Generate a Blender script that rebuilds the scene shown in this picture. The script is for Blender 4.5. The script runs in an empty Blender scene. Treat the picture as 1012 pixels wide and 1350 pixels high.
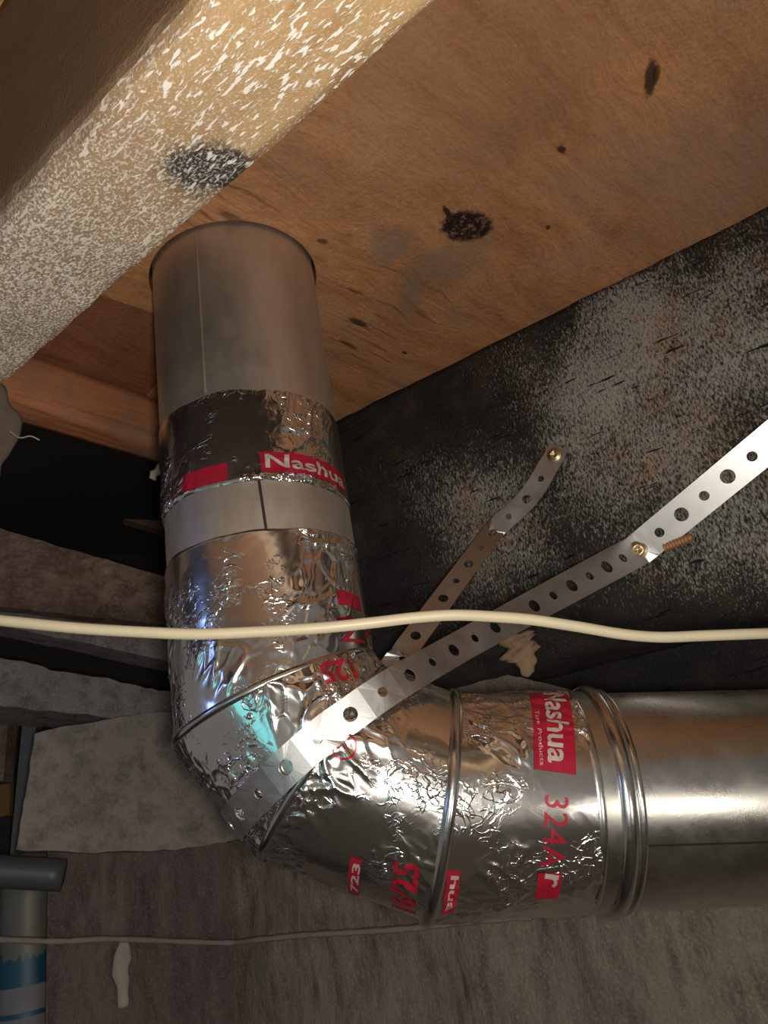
import bpy, bmesh, math, random
import numpy as np
from mathutils import Vector, Matrix, noise as mn
random.seed(7)
SC = bpy.context.scene
COL = SC.collection

# ------------------------------------------------------------------ camera
F = 1000.0; CX, CY = 506.0, 675.0; EYE = np.array([0.0, 0.0, 1.5])
_up = np.array([97 - CX, -1700 - CY, F]); _up /= np.linalg.norm(_up)
_fw = np.array([0, 0, 1.0]); _y = _fw - (_fw @ _up) * _up; _y /= np.linalg.norm(_y)
_x = np.cross(_y, _up)
R = np.array([_x, _y, _up])                       # camera (x right, y down, z forward) -> world
cam = bpy.data.cameras.new('camera'); camo = bpy.data.objects.new('camera', cam); COL.objects.link(camo)
cam.sensor_fit = 'VERTICAL'; cam.sensor_height = 36.0; cam.lens = F * 36.0 / 1350.0
cam.clip_start = 0.01
cm = R @ np.diag([1, -1, -1])
camo.matrix_world = Matrix([[*cm[0], EYE[0]], [*cm[1], EYE[1]], [*cm[2], EYE[2]], [0, 0, 0, 1]])
SC.camera = camo

# ------------------------------------------------------------------ light
SC.view_settings.view_transform = 'Standard'; SC.view_settings.look = 'None'
SC.view_settings.gamma = 1.0; SC.view_settings.use_curve_mapping = False
SC.view_settings.exposure = 0.0
wd = bpy.data.worlds.new('world'); SC.world = wd; wd.use_nodes = True
wd.node_tree.nodes['Background'].inputs['Color'].default_value = (0.75, 0.7, 0.66, 1)
wd.node_tree.nodes['Background'].inputs['Strength'].default_value = 0.18


def cam_pt(x, y, z): return EYE + R @ np.array([x, y, z])


def lamp(name, kind, loc, energy, color, target=None, **kw):
    l = bpy.data.lights.new(name, kind); l.energy = energy; l.color = color
    for k, v in kw.items(): setattr(l, k, v)
    o = bpy.data.objects.new(name, l); COL.objects.link(o); o.location = loc
    if target is not None:
        o.rotation_euler = (Vector(target) - Vector(loc)).to_track_quat('-Z', 'Y').to_euler()
    return o


# the torch held beside the lens
lamp('torch_light', 'POINT', cam_pt(0.018, 0.012, 0.0), 9.6, (1.0, 0.93, 0.84), shadow_soft_size=0.02)
# weak fill lamp added out of view, also giving the pipe's bright streak
lamp('fill_lamp', 'POINT', (EYE[0] + 0.60, EYE[1] - 0.40, EYE[2] - 0.28), 5.0, (1.0, 0.93, 0.84), shadow_soft_size=0.13)
# blue and teal area lamps, unseen, added for the glints on the foil
lamp('blue_glint_lamp', 'AREA', (-1.05, 0.10, 1.83), 0.45, (0.22, 0.38, 1.0), (-0.16, 0.5, 1.6), size=0.16)
lamp('teal_glint_lamp', 'AREA', (-0.88, -0.80, 1.40), 0.5, (0.12, 0.75, 0.80), (-0.13, 0.5, 1.55), size=0.34)

# ------------------------------------------------------------------ geometry of the place
def ray(px, py): return R @ np.array([(px - CX) / F, (py - CY) / F, 1.0])
def at(px, py, depth): return EYE + ray(px, py) * depth
def at_height(px, py, z): r = ray(px, py); return EYE + r * ((z - EYE[2]) / r[2])
def at_plane(px, py, p, n): r = ray(px, py); return EYE + r * (((p - EYE) @ n) / (r @ n))
def unit(v): v = np.asarray(v, float); return v / np.linalg.norm(v)
UP = np.array([0, 0, 1.0])
TOP = at(309, 372, 0.721); HC = TOP[2]                      # where the riser meets the ceiling
J1 = at_height(443, 555, HC); J2 = at_height(1012, 272, HC)
JD = unit(J2 - J1); JN = np.array([JD[1], -JD[0], 0])       # dark joist: along, and out of its face
CORNER = TOP - UP * 0.470
HEND = at(1012, 1045, 0.556); HD = unit(HEND - CORNER)


# ------------------------------------------------------------------ materials
class NT:
    def __init__(s, name):
        s.m = bpy.data.materials.new(name); s.m.use_nodes = True; s.t = s.m.node_tree
        s.b = s.t.nodes['Principled BSDF']; s.n = s.t.nodes; s.l = s.t.links
        s.tc = s.n.new('ShaderNodeTexCoord')
    def link(s, a, b): s.l.new(a, b)
    def coord(s, scale=(1, 1, 1), rot=(0, 0, 0), loc=(0, 0, 0), src='Object', warp=None):
        m = s.n.new('ShaderNodeMapping'); m.inputs['Scale'].default_value = scale
        m.inputs['Rotation'].default_value = rot; m.inputs['Location'].default_value = loc
        s.link(s.tc.outputs[src] if isinstance(src, str) else src, m.inputs['Vector'])
        return m.outputs[0]
    def noise(s, co, scale, detail=4, rough=0.55, dist=0.0):
        n = s.n.new('ShaderNodeTexNoise'); n.inputs['Scale'].default_value = scale
        n.inputs['Detail'].default_value = detail; n.inputs['Roughness'].default_value = rough
        n.inputs['Distortion'].default_value = dist; s.link(co, n.inputs['Vector'])
        return n.outputs['Fac']
    def vor(s, co, scale, feature='F1', rand=1.0):
        n = s.n.new('ShaderNodeTexVoronoi'); n.feature = feature; n.inputs['Scale'].default_value = scale
        n.inputs['Randomness'].default_value = rand; s.link(co, n.inputs['Vector'])
        return n.outputs['Distance']
    def ramp(s, f, stops):
        r = s.n.new('ShaderNodeValToRGB'); e = r.color_ramp.elements
        while len(e) < len(stops): e.new(0.5)
        for k, (p, c) in enumerate(stops):
            e[k].position = p; e[k].color = (c if isinstance(c, tuple) else (c, c, c)) + (1,)
        s.link(f, r.inputs['Fac']); return r.outputs['Color']
    def math(s, op, a, b=None, clamp=False):
        n = s.n.new('ShaderNodeMath'); n.operation = op; n.use_clamp = clamp
        for i, v in enumerate((a, b)):
            if v is None: continue
            if isinstance(v, (int, float)): n.inputs[i].default_value = v
            else: s.link(v, n.inputs[i])
        return n.outputs[0]
    def mix(s, f, a, b, mode='MIX'):
        n = s.n.new('ShaderNodeMix'); n.data_type = 'RGBA'; n.blend_type = mode
        for k, v in ((0, f), (6, a), (7, b)):
            if isinstance(v, (int, float)): n.inputs[k].default_value = v
            elif isinstance(v, tuple): n.inputs[k].default_value = v + (1,)
            else: s.link(v, n.inputs[k])
        return n.outputs[2]
    def blob(s, p, r, stretch=None, warp=0.0, wscale=40, soft=0.35):
        """mask of a ragged spot at world point p; stretch = (direction, factor)"""
        v = s.n.new('ShaderNodeVectorMath'); v.operation = 'SUBTRACT'
        s.link(s.tc.outputs['Object'], v.inputs[0]); v.inputs[1].default_value = tuple(p)
        out = v.outputs[0]
        if stretch:
            d, k = stretch; ang = math.atan2(d[1], d[0])
            r1 = s.n.new('ShaderNodeMapping'); r1.vector_type = 'POINT'
            r1.inputs['Rotation'].default_value = (0, 0, -ang); s.link(out, r1.inputs[0])
            r2 = s.n.new('ShaderNodeMapping'); r2.inputs['Scale'].default_value = (1.0 / k, 1, 1)
            s.link(r1.outputs[0], r2.inputs[0]); out = r2.outputs[0]
        ln = s.n.new('ShaderNodeVectorMath'); ln.operation = 'LENGTH'; s.link(out, ln.inputs[0])
        dist = ln.outputs['Value']
        if warp:
            nz = s.noise(s.tc.outputs['Object'], wscale, 5, 0.65)
            dist = s.math('ADD', dist, s.math('MULTIPLY', s.math('SUBTRACT', nz, 0.5), warp))
        n = s.n.new('ShaderNodeMapRange'); n.interpolation_type = 'SMOOTHSTEP'
        n.inputs['From Min'].default_value = r; n.inputs['From Max'].default_value = r * (1 - soft)
        s.link(dist, n.inputs['Value']); return n.outputs[0]
    def bump(s, h, strength=0.5, dist=0.002, prev=None):
        n = s.n.new('ShaderNodeBump'); n.inputs['Strength'].default_value = strength
        n.inputs['Distance'].default_value = dist; s.link(h, n.inputs['Height'])
        if prev is not None: s.link(prev, n.inputs['Normal'])
        return n.outputs[0]
    def out(s, color=None, rough=None, metal=0.0, normal=None, spec=None):
        for k, v in (('Base Color', color), ('Roughness', rough), ('Metallic', metal), ('Normal', normal), ('Specular IOR Level', spec)):
            if v is None: continue
            if isinstance(v, tuple): s.b.inputs[k].default_value = v + (1,)
            elif isinstance(v, (int, float)): s.b.inputs[k].default_value = v
            else: s.link(v, s.b.inputs[k])
        return s.m


def simple(name, color, rough=0.6, metal=0.0, var=0.25, scale=60, bump=0.2):
    t = NT(name); n = t.noise(t.coord(), scale, 5, 0.6)
    c = t.mix(n, tuple(x * (1 - var) for x in color), tuple(min(1, x * (1 + var)) for x in color))
    return t.out(c, rough, metal, t.bump(n, bump, 0.001))


BOARD = unit(np.array([0.66, 0.75, 0]))         # grain direction of the ceiling sheets
bang = math.atan2(BOARD[1], BOARD[0])


def ply(name, tint=(1, 1, 1), marks=True):
    t = NT(name)
    w = t.noise(t.coord(), 5.5, 3, 0.5)
    wv = t.n.new('ShaderNodeVectorMath'); wv.operation = 'SCALE'
    cmb = t.n.new('ShaderNodeCombineXYZ'); t.link(w, cmb.inputs[0]); t.link(t.noise(t.coord(loc=(3, 1, 0)), 5.5, 3), cmb.inputs[1])
    t.link(cmb.outputs[0], wv.inputs[0]); wv.inputs['Scale'].default_value = 0.07
    ad = t.n.new('ShaderNodeVectorMath'); t.link(t.tc.outputs['Object'], ad.inputs[0]); t.link(wv.outputs[0], ad.inputs[1])
    g = t.coord((1, 1, 1), (0, 0, -bang), src=ad.outputs[0])
    g = t.coord((6, 34, 1), src=g)
    grain = t.noise(g, 1.0, 6, 0.62, 0.4)
    fine = t.noise(t.coord((30, 320, 1), src=t.coord((1, 1, 1), (0, 0, -bang), src=ad.outputs[0])), 1.0, 5, 0.7)
    big = t.noise(t.coord(loc=(0, 2, 0)), 7, 4, 0.6)
    c = t.ramp(grain, [(0.27, (0.25, 0.098, 0.040)), (0.44, (0.42, 0.183, 0.072)), (0.57, (0.52, 0.243, 0.098)), (0.75, (0.36, 0.145, 0.058))])
    c = t.mix(t.ramp(big, [(0.40, 0.0), (0.68, 0.6)]), c, (0.23, 0.115, 0.06))
    c = t.mix(t.ramp(fine, [(0.47, 0.0), (0.72, 0.6)]), c, (0.15, 0.066, 0.03))
    c = t.mix(t.ramp(t.noise(t.coord(loc=(5, 5, 0)), 10, 5, 0.65), [(0.5, 0.0), (0.68, 0.45)]), c, (0.34, 0.24, 0.165))
    fz = t.noise(t.coord((70, 360, 1), (0, 0, -bang + 0.35), src=ad.outputs[0]), 1.0, 4, 0.7)
    c = t.mix(t.ramp(fz, [(0.45, 0.0), (0.7, 0.40)]), c, (0.56, 0.31, 0.16))
    gg = t.coord((1, 1, 1), (0, 0, -bang), src=ad.outputs[0])
    spk = t.noise(t.coord((190, 700, 1), src=gg), 1.0, 3, 0.7)
    c = t.mix(t.ramp(spk, [(0.50, 0.0), (0.70, 0.55)]), c, (0.19, 0.085, 0.04))
    c = t.mix(t.ramp(t.noise(t.coord((170, 560, 1), loc=(3, 0, 0), src=gg), 1.0, 3, 0.7), [(0.54, 0.0), (0.72, 0.5)]), c, (0.62, 0.36, 0.19))
    if marks:
        P = lambda x, y: at_height(x, y, HC)
        st_ = t.noise(t.coord((11, 190, 1), src=gg), 1.0, 4, 0.6)
        zone = t.math('MAXIMUM', t.blob(P(470, 430), 0.16, None, 0.06, 16, 0.8), t.blob(P(310, 285), 0.11, None, 0.05, 20, 0.8))
        c = t.mix(t.math('MULTIPLY', t.ramp(st_, [(0.55, 0.0), (0.66, 0.8)]), zone), c, (0.10, 0.042, 0.02))
        c = t.mix(t.math('MULTIPLY', t.blob(P(640, 80), 0.13, (BOARD, 1.6), 0.10, 16, 0.8), 0.45), c, (0.20, 0.11, 0.06))
        c = t.mix(t.math('MULTIPLY', t.blob(P(950, 230), 0.12, (BOARD, 1.4), 0.10, 18, 0.8), 0.35), c, (0.30, 0.215, 0.16))
        # grey mud smears by the knot
        for (x, y, r, st, k, f) in ((515, 325, 0.020, (515, 300, 500, 340), 1.3, 0.75), (540, 392, 0.013, (545, 360, 535, 420), 2.4, 0.8),
                                 (590, 345, 0.030, (560, 360, 640, 325), 1.6, 0.6), (600, 420, 0.013, (590, 400, 620, 430), 1.5, 0.35),
                                 (385, 215, 0.02, (360, 200, 410, 230), 1.8, 0.35), (820, 215, 0.05, (780, 260, 900, 190), 1.6, 0.25)):
            d = P(st[2], st[3]) - P(st[0], st[1])
            m = t.blob(P(x, y), r * 1.25, (unit(d), k), r * 1.6, 70, 0.55)
            mk = t.math('MULTIPLY', m, t.math('MULTIPLY', t.ramp(t.noise(t.coord(), 90, 5, 0.7), [(0.35, 0.35), (0.6, 1.0)]), f))
            c = t.mix(mk, c, (0.20, 0.155, 0.112))
        # dark knot, split, and little pin knots
        kn = t.blob(P(615, 298), 0.0215, (unit(P(650, 305) - P(585, 292)), 1.35), 0.010, 110, 0.25)
        c = t.mix(t.math('MULTIPLY', kn, t.ramp(t.noise(t.coord((1, 1, 1)), 190, 4, 0.7), [(0.50, 1.0), (0.62, 0.40)])), c, (0.014, 0.010, 0.010))
        kn2 = t.blob(P(590, 281), 0.0035, (unit(P(576, 262) - P(602, 300)), 3.6), 0.004, 200, 0.4)
        c = t.mix(kn2, c, (0.03, 0.018, 0.015))
        for (x, y, r, dx, dy, k, f) in ((857, 103, 0.0062, -2, 20, 3.6, .9), (865, 98, 0.004, -2, 20, 3.0, .8), (740, 197, 0.004, 6, 5, 1.8, .9), (722, 300, 0.0028, 5, 5, 1.8, .9),
                                     (472, 425, 0.0052, 24, 11, 3.2, .85), (533, 465, 0.003, 5, 2, 1.6, .9), (425, 318, 0.0035, 8, 2, 2, .7), (310, 290, 0.006, 30, 18, 4, .6), (460, 455, .004, 40, 24, 5, .6)):
            d = P(x + dx, y + dy) - P(x - dx, y - dy)
            c = t.mix(t.math('MULTIPLY', t.blob(P(x, y), r, (unit(d), k), 0.004, 300, 0.5), f), c, (0.025, 0.014, 0.010))
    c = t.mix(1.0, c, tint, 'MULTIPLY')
    b = t.bump(fine, 0.35, 0.0006, t.bump(grain, 0.3, 0.0015))
    return t.out(c, 0.62, 0, b, 0.3)


M = {}
M['ply'] = ply('orange_plywood')
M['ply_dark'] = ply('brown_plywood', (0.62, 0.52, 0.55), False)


def pale_pine():
    t = NT('whitewashed_pine')
    a = math.atan2(-0.5717, 0.8205)
    g = t.coord((1, 1, 1), (0, 0, -a))
    grain = t.noise(t.coord((10, 90, 90), src=g), 1, 5, 0.6, 0.5)
    c = t.ramp(grain, [(0.3, (0.27, 0.155, 0.068)), (0.5, (0.41, 0.27, 0.128)), (0.7, (0.34, 0.205, 0.09))])
    P = lambda x, y: at_height(x, y, HC - 0.18)
    gr = t.blob(P(60, 420), 0.26, None, 0.12, 9, 0.9)
    c = t.mix(t.math('MULTIPLY', gr, 0.8), c, (0.19, 0.135, 0.095))
    kn = t.blob(P(275, 225), 0.021, (unit(P(320, 235) - P(235, 215)), 1.5), 0.030, 55, 0.5)
    c = t.mix(t.math('MULTIPLY', kn, 0.95), c, (0.022, 0.02, 0.02))
    # flecks of white dust: fine everywhere on the lower end, longer and sparser towards the near end
    warp = t.noise(g, 30, 3)
    fl = t.noise(t.coord((130, 460, 400), (0, 0, -0.5), src=g), 1, 2, 0.55, 0.3)
    fs = t.noise(t.coord((560, 800, 600), (0, 0, -0.5), src=g), 1, 2, 0.55, 0.2)
    dens = t.noise(t.coord(loc=(1, 5, 0)), 16, 3, 0.6)
    m1 = t.ramp(t.math('ADD', fl, t.math('MULTIPLY', t.math('SUBTRACT', dens, 0.5), 0.35)), [(0.575, 0.0), (0.62, 0.95)])
    m2 = t.ramp(t.math('ADD', fs, t.math('MULTIPLY', gr, 0.07)), [(0.52, 0.0), (0.68, 0.65)])
    side = t.blob(P(330, 230), 0.34, (unit(P(0, 512) - P(585, 0)), 3.0), 0.03, 14, 0.35)
    mm = t.math('MAXIMUM', t.math('MULTIPLY', m1, t.math('SUBTRACT', 1.0, t.math('MULTIPLY', gr, 0.55))), t.math('MULTIPLY', m2, t.math('ADD', t.math('MULTIPLY', gr, 0.6), 0.40)))
    # only the underside carries the dust
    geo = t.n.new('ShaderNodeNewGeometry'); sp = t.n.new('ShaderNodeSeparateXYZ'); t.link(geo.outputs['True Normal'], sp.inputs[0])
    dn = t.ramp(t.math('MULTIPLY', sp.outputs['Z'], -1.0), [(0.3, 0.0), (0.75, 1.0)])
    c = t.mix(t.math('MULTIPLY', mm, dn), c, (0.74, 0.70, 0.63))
    c = t.mix(t.math('MULTIPLY', t.math('SUBTRACT', 1.0, dn), 0.85), c, (0.075, 0.038, 0.018))  # other faces darkened in the colour to stand for the torch's falloff
    return t.out(c, 0.7, 0, t.bump(mm, 0.5, 0.0012, t.bump(grain, 0.4, 0.002)), 0.3)


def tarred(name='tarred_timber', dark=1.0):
    t = NT(name)
    a = math.atan2(JD[1], JD[0])
    g = t.coord((1, 1, 1), (0, 0, -a))
    c = t.ramp(t.noise(g, 24, 5, 0.65), [(0.3, (0.009, 0.008, 0.007)), (0.55, (0.024, 0.020, 0.017)), (0.74, (0.060, 0.040, 0.029))])
    # rough fibres, standing slanted, pale grey on black
    fib = t.noise(t.coord((560, 400, 230), (0.0, 0.6, 0.0), src=g), 1, 4, 0.7, 0.4)
    dens = t.noise(t.coord(loc=(4, 0, 2)), 7.5, 4, 0.6)
    P = lambda x, y: at_plane(x, y, J1, JN)
    fibre_zone = t.math('MAXIMUM', t.blob(P(900, 500), 0.29, None, 0.18, 11, 0.85), t.math('MULTIPLY', t.blob(P(650, 690), 0.17, None, 0.14, 13, 0.9), 0.72))  # fibres denser towards the right and low middle, sparser near the riser
    fibre_zone = t.math('MAXIMUM', fibre_zone, t.math('MULTIPLY', t.blob(P(1000, 620), 0.19, None, 0.12, 12, 0.8), 0.9))
    k = t.math('ADD', fib, t.math('MULTIPLY', t.math('SUBTRACT', t.math('ADD', dens, t.math('MULTIPLY', fibre_zone, 0.58)), 0.87), 0.46))
    m = t.ramp(k, [(0.47, 0.0), (0.66, 0.95)])
    tone = t.ramp(t.noise(t.coord(loc=(9, 2, 2)), 14, 4, 0.6), [(0.52, (0.35, 0.335, 0.29)), (0.66, (0.36, 0.25, 0.17))])
    c = t.mix(m, c, tone)
    # short checks (cracks) along the grain
    ck = t.noise(t.coord((22, 200, 200), src=g), 1, 2, 0.5)
    ckm = t.ramp(ck, [(0.685, 0.0), (0.73, 1.0)])
    c = t.mix(ckm, c, (0.006, 0.005, 0.005))
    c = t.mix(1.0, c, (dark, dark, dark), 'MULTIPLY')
    h = t.math('SUBTRACT', fib, t.math('MULTIPLY', ckm, 1.5))
    return t.out(c, 0.62, 0, t.bump(h, 0.8, 0.003), 0.35)


def masonry(name, c0, c1, c2, vert=False):
    t = NT(name)
    st = (1, 1, 0.3 if vert else 1)
    n1 = t.noise(t.coord(st), 8, 7, 0.72); n2 = t.noise(t.coord(st), 46, 8, 0.75); n3 = t.noise(t.coord(loc=(2, 2, 2)), 330, 4, 0.7)
    pit = t.ramp(t.vor(t.coord(st, src=t.coord(loc=(1, 0, 2))), 34), [(0.08, 1.0), (0.22, 0.0)])
    c = t.ramp(n1, [(0.3, c0), (0.5, c1), (0.7, c2)])
    c = t.mix(t.ramp(n2, [(0.34, 0.7), (0.54, 0.0)]), c, tuple(x * 0.45 for x in c0))
    c = t.mix(t.ramp(n3, [(0.5, 0.0), (0.72, 0.5)]), c, tuple(min(1, x * 1.5) for x in c2))
    c = t.mix(t.math('MULTIPLY', pit, t.ramp(n1, [(0.45, 0.0), (0.6, 0.7)])), c, tuple(x * 0.3 for x in c0))
    return t.out(c, 0.92, 0, t.bump(n3, 0.6, 0.0012, t.bump(n2, 1.0, 0.007)), 0.15)


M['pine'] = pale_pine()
M['tar'] = tarred()
M['tar_low'] = tarred('shade_dark_sill_timber', 0.35)  # tarred timber darkened to stand for the shade under the joist
M['wall'] = masonry('rough_concrete', (0.17, 0.14, 0.125), (0.24, 0.205, 0.175), (0.29, 0.25, 0.21))
M['wall_dark'] = masonry('brown_render', (0.10, 0.075, 0.068), (0.14, 0.11, 0.10), (0.18, 0.145, 0.13), True)
M['wall_back'] = masonry('streaked_concrete', (0.16, 0.125, 0.10), (0.225, 0.185, 0.15), (0.27, 0.22, 0.17), True)
M['block'] = masonry('limewashed_block', (0.24, 0.21, 0.19), (0.33, 0.30, 0.26), (0.28, 0.23, 0.185))
def grainy(name, c0, c1, c2):
    t = NT(name); a = math.atan2(0.94, 0.35)
    g = t.coord((1, 1, 1), (0, 0, -a)); n = t.noise(t.coord((10, 60, 75), src=g), 1, 6, 0.68, 0.6); b = t.noise(t.coord(), 13, 5, 0.65)
    c = t.ramp(n, [(0.3, c0), (0.5, c1), (0.72, c2)]); c = t.mix(t.ramp(b, [(0.42, 0.0), (0.62, 0.75)]), c, c0)
    c = t.mix(t.ramp(t.noise(t.coord(loc=(3, 3, 3)), 170, 4, 0.7), [(0.5, 0.0), (0.7, 0.5)]), c, c2)
    return t.out(c, 0.85, 0, t.bump(n, 0.8, 0.004), 0.2)
M['oldwood'] = grainy('weathered_brown_wood', (0.10, 0.05, 0.036), (0.21, 0.145, 0.11), (0.33, 0.255, 0.20))
M['ledge'] = masonry('grey_ledge', (0.20, 0.17, 0.16), (0.27, 0.24, 0.22), (0.32, 0.29, 0.27))
M['black'] = simple('void_shade_black', (0.012, 0.011, 0.011), 0.9)  # near-black colour in place of the darkness behind the blocking
M['dim'] = simple('dim_brown_board', (0.13, 0.075, 0.045), 0.8)
M['block_wood'] = None


def blocking_mat():
    t = NT('rust_orange_board')
    e = unit(np.array([0.6056, 0.7958, 0])); a = math.atan2(e[1], e[0])
    g = t.coord((1, 1, 1), (0, 0, -a))
    n = t.noise(t.coord((8, 80, 70), src=g), 1, 5, 0.6, 0.6)
    c = t.ramp(n, [(0.3, (0.24, 0.085, 0.035)), (0.5, (0.42, 0.17, 0.075)), (0.7, (0.34, 0.15, 0.08))])
    c = t.mix(t.ramp(t.noise(t.coord(), 22, 4), [(0.5, 0.0), (0.72, 0.7)]), c, (0.20, 0.14, 0.105))
    return t.out(c, 0.7, 0, t.bump(n, 0.4, 0.0015), 0.25)


M['block_wood'] = blocking_mat()


def galvanised(name, col, rough, metal=1.0, stretch=(1, 1, 1), var=0.12):
    t = NT(name)
    n = t.noise(t.coord(stretch), 26, 5, 0.65); n2 = t.noise(t.coord(loc=(1, 2, 3)), 420, 2, 0.6)
    c = t.mix(n, tuple(x * (1 - var) for x in col), tuple(x * (1 + var) for x in col))
    r = t.math('ADD', t.math('MULTIPLY', t.math('ADD', n, t.math('MULTIPLY', t.noise(t.coord(loc=(6, 1, 2)), 55, 6, 0.7), 0.8)), 0.26), rough - 0.22)
    return t.out(c, r, metal, t.bump(n2, 0.12, 0.0003))


M['galv'] = galvanised('galvanised_steel', (0.62, 0.60, 0.55), 0.27, 1.0)
M['riser'] = galvanised('dull_galvanised_steel', (0.62, 0.545, 0.46), 0.43, 0.9, stretch=(1, 1, 0.3), var=0.25)
M['bead'] = galvanised('bright_rolled_steel', (0.70, 0.69, 0.66), 0.2)
M['strap'] = galvanised('zinc_strap', (0.60, 0.59, 0.575), 0.40)


def foil():
    t = NT('aluminium_foil_tape')
    n = t.noise(t.coord(), 260, 3, 0.6)
    c = t.mix(t.noise(t.coord(), 20, 3), (0.78, 0.74, 0.69), (0.88, 0.85, 0.81))
    def ridge(sc, loc, w):
        q = t.noise(t.coord(loc=loc), sc, 1.5, 0.5, 0.9)
        return t.ramp(t.math('ABSOLUTE', t.math('SUBTRACT', q, 0.5)), [(0.0, 1.0), (w, 0.0)])
    patch_ = t.ramp(t.noise(t.coord(loc=(7, 1, 1)), 22, 3), [(0.50, 0.0), (0.64, 1.0)])
    h = t.math('MULTIPLY', t.math('ADD', ridge(55, (0, 0, 0), 0.03), t.math('MULTIPLY', ridge(120, (4, 0, 1), 0.05), 0.6)), patch_)
    return t.out(c, 0.18, 0.985, t.bump(h, 0.6, 0.0009, t.bump(n, 0.05, 0.0006)))


M['foil'] = foil()
M['red'] = simple('red_print', (0.36, 0.011, 0.03), 0.35, 0.25, 0.15, 90, 0.1)
M['white_print'] = simple('pale_print', (0.60, 0.55, 0.50), 0.35, 0.5, 0.1)
M['brass'] = simple('brass_plated_screw', (0.62, 0.50, 0.28), 0.4, 1.0, 0.15)
M['darkmetal'] = simple('dark_recess_metal', (0.08, 0.07, 0.06), 0.5, 1.0)
M['rust'] = simple('rusty_thread', (0.42, 0.22, 0.10), 0.6, 0.4)
M['cream'] = simple('cream_sheath', (0.54, 0.47, 0.32), 0.45, 0, 0.08, 50, 0.05)
M['cord'] = simple('dusty_cord', (0.20, 0.165, 0.14), 0.9)
M['fibre'] = simple('pale_fibre', (0.36, 0.31, 0.24), 0.9)
M['insul'] = simple('torn_grey_felt', (0.12, 0.09, 0.066), 0.95, 0, 0.3, 120, 0.6)
M['splinter'] = simple('raw_splinter_wood', (0.27, 0.175, 0.105), 0.9, 0, 0.5, 160, 1.0)
M['plaster'] = simple('pale_plaster', (0.30, 0.255, 0.215), 0.9)
M['pvc'] = simple('grey_plastic_pipe', (0.11, 0.105, 0.088), 0.5, 0, 0.15, 30, 0.1)
M['pvc_dark'] = simple('black_pipe', (0.055, 0.058, 0.062), 0.5, 0, 0.15, 30, 0.1)
M['blue'] = simple('blue_band', (0.006, 0.055, 0.10), 0.5)
M['paper'] = simple('pale_label_paper', (0.14, 0.14, 0.145), 0.7)
M['post'] = simple('dark_grey_post', (0.075, 0.075, 0.075), 0.7)
M['brick'] = simple('orange_brick', (0.17, 0.085, 0.03), 0.9)
M['floor'] = masonry('dusty_floor', (0.10, 0.085, 0.07), (0.14, 0.12, 0.10), (0.18, 0.15, 0.125))


# ------------------------------------------------------------------ object helpers
def link(name, verts, faces, mat, parent=None, smooth=True, label=None, cat=None, kind=None, group=None):
    me = bpy.data.meshes.new(name)
    me.from_pydata([tuple(map(float, v)) for v in verts], [], faces); me.update()
    if smooth: me.polygons.foreach_set('use_smooth', [True] * len(me.polygons))
    me.materials.append(mat)
    o = bpy.data.objects.new(name, me); COL.objects.link(o)
    return tag(o, parent, label, cat, kind, group)


def tag(o, parent=None, label=None, cat=None, kind=None, group=None):
    if parent is not None:
        o.parent = parent
        o.matrix_parent_inverse = WORLD.get(parent.name, Matrix.Identity(4)).inverted()
    for k, v in (('label', label), ('category', cat), ('kind', kind), ('group', group)):
        if v: o[k] = v
    return o


WORLD = {}


def thing(name, loc, label, cat, group=None):
    o = bpy.data.objects.new(name, None); COL.objects.link(o); o.location = tuple(loc); o.empty_display_size = 0.05
    WORLD[o.name] = Matrix.Translation(tuple(loc))
    return tag(o, None, label, cat, None, group)


def grid_faces(nu, nv, wrap=False):
    fs = []
    for i in range(nu - 1 + (1 if wrap else 0)):
        for j in range(nv - 1):
            a = i * nv + j; b = ((i + 1) % nu) * nv + j
            fs.append((a, b, b + 1, a + 1))
    return fs


def block(o, ex, ey, ez, seg=0.02, rough=0.0, scale=18, seed=0.0, bev=0.0):
    """box from corner o along three edge vectors, faces gridded and roughened; welded"""
    o, ex, ey, ez = map(lambda v: np.asarray(v, float), (o, ex, ey, ez))
    L = [np.linalg.norm(v) for v in (ex, ey, ez)]
    N = [max(1, int(round(l / seg))) for l in L]
    key = {}; V = []; Fc = []
    def vid(i, j, k):
        q = (i, j, k)
        if q not in key:
            p = o + ex * i / N[0] + ey * j / N[1] + ez * k / N[2]
            edge = sum((i in (0, N[0]), j in (0, N[1]), k in (0, N[2])))
            if bev and edge >= 2:
                c = o + (ex + ey + ez) / 2
                for ax, (ii, nn, e, l) in enumerate(((i, N[0], ex, L[0]), (j, N[1], ey, L[1]), (k, N[2], ez, L[2]))):
                    if ii == 0: p = p + e / l * bev
                    elif ii == nn: p = p - e / l * bev
            if rough:
                n = mn.noise_vector(Vector(p * scale) + Vector((seed, seed, 0))) * 0.7 + mn.noise_vector(Vector(p * scale * 3.1) + Vector((seed, 0, seed))) * 0.3
                p = p + np.array(n) * rough
            key[q] = len(V); V.append(p)
        return key[q]
    def face(f, n1, n2):
        for a in range(n1):
            for b in range(n2): Fc.append([f(a, b), f(a + 1, b), f(a + 1, b + 1), f(a, b + 1)])
    for k in (0, N[2]): face(lambda a, b: vid(a, b, k), N[0], N[1])
    for j in (0, N[1]): face(lambda a, b: vid(a, j, b), N[0], N[2])
    for i in (0, N[0]): face(lambda a, b: vid(i, a, b), N[1], N[2])
    return V, Fc


def fix_normals(o, sharp=0):
    bm = bmesh.new(); bm.from_mesh(o.data); bmesh.ops.recalc_face_normals(bm, faces=bm.faces[:]); bm.to_mesh(o.data); bm.free()
    if sharp: o.data.set_sharp_from_angle(angle=math.radians(sharp))
    return o


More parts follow.
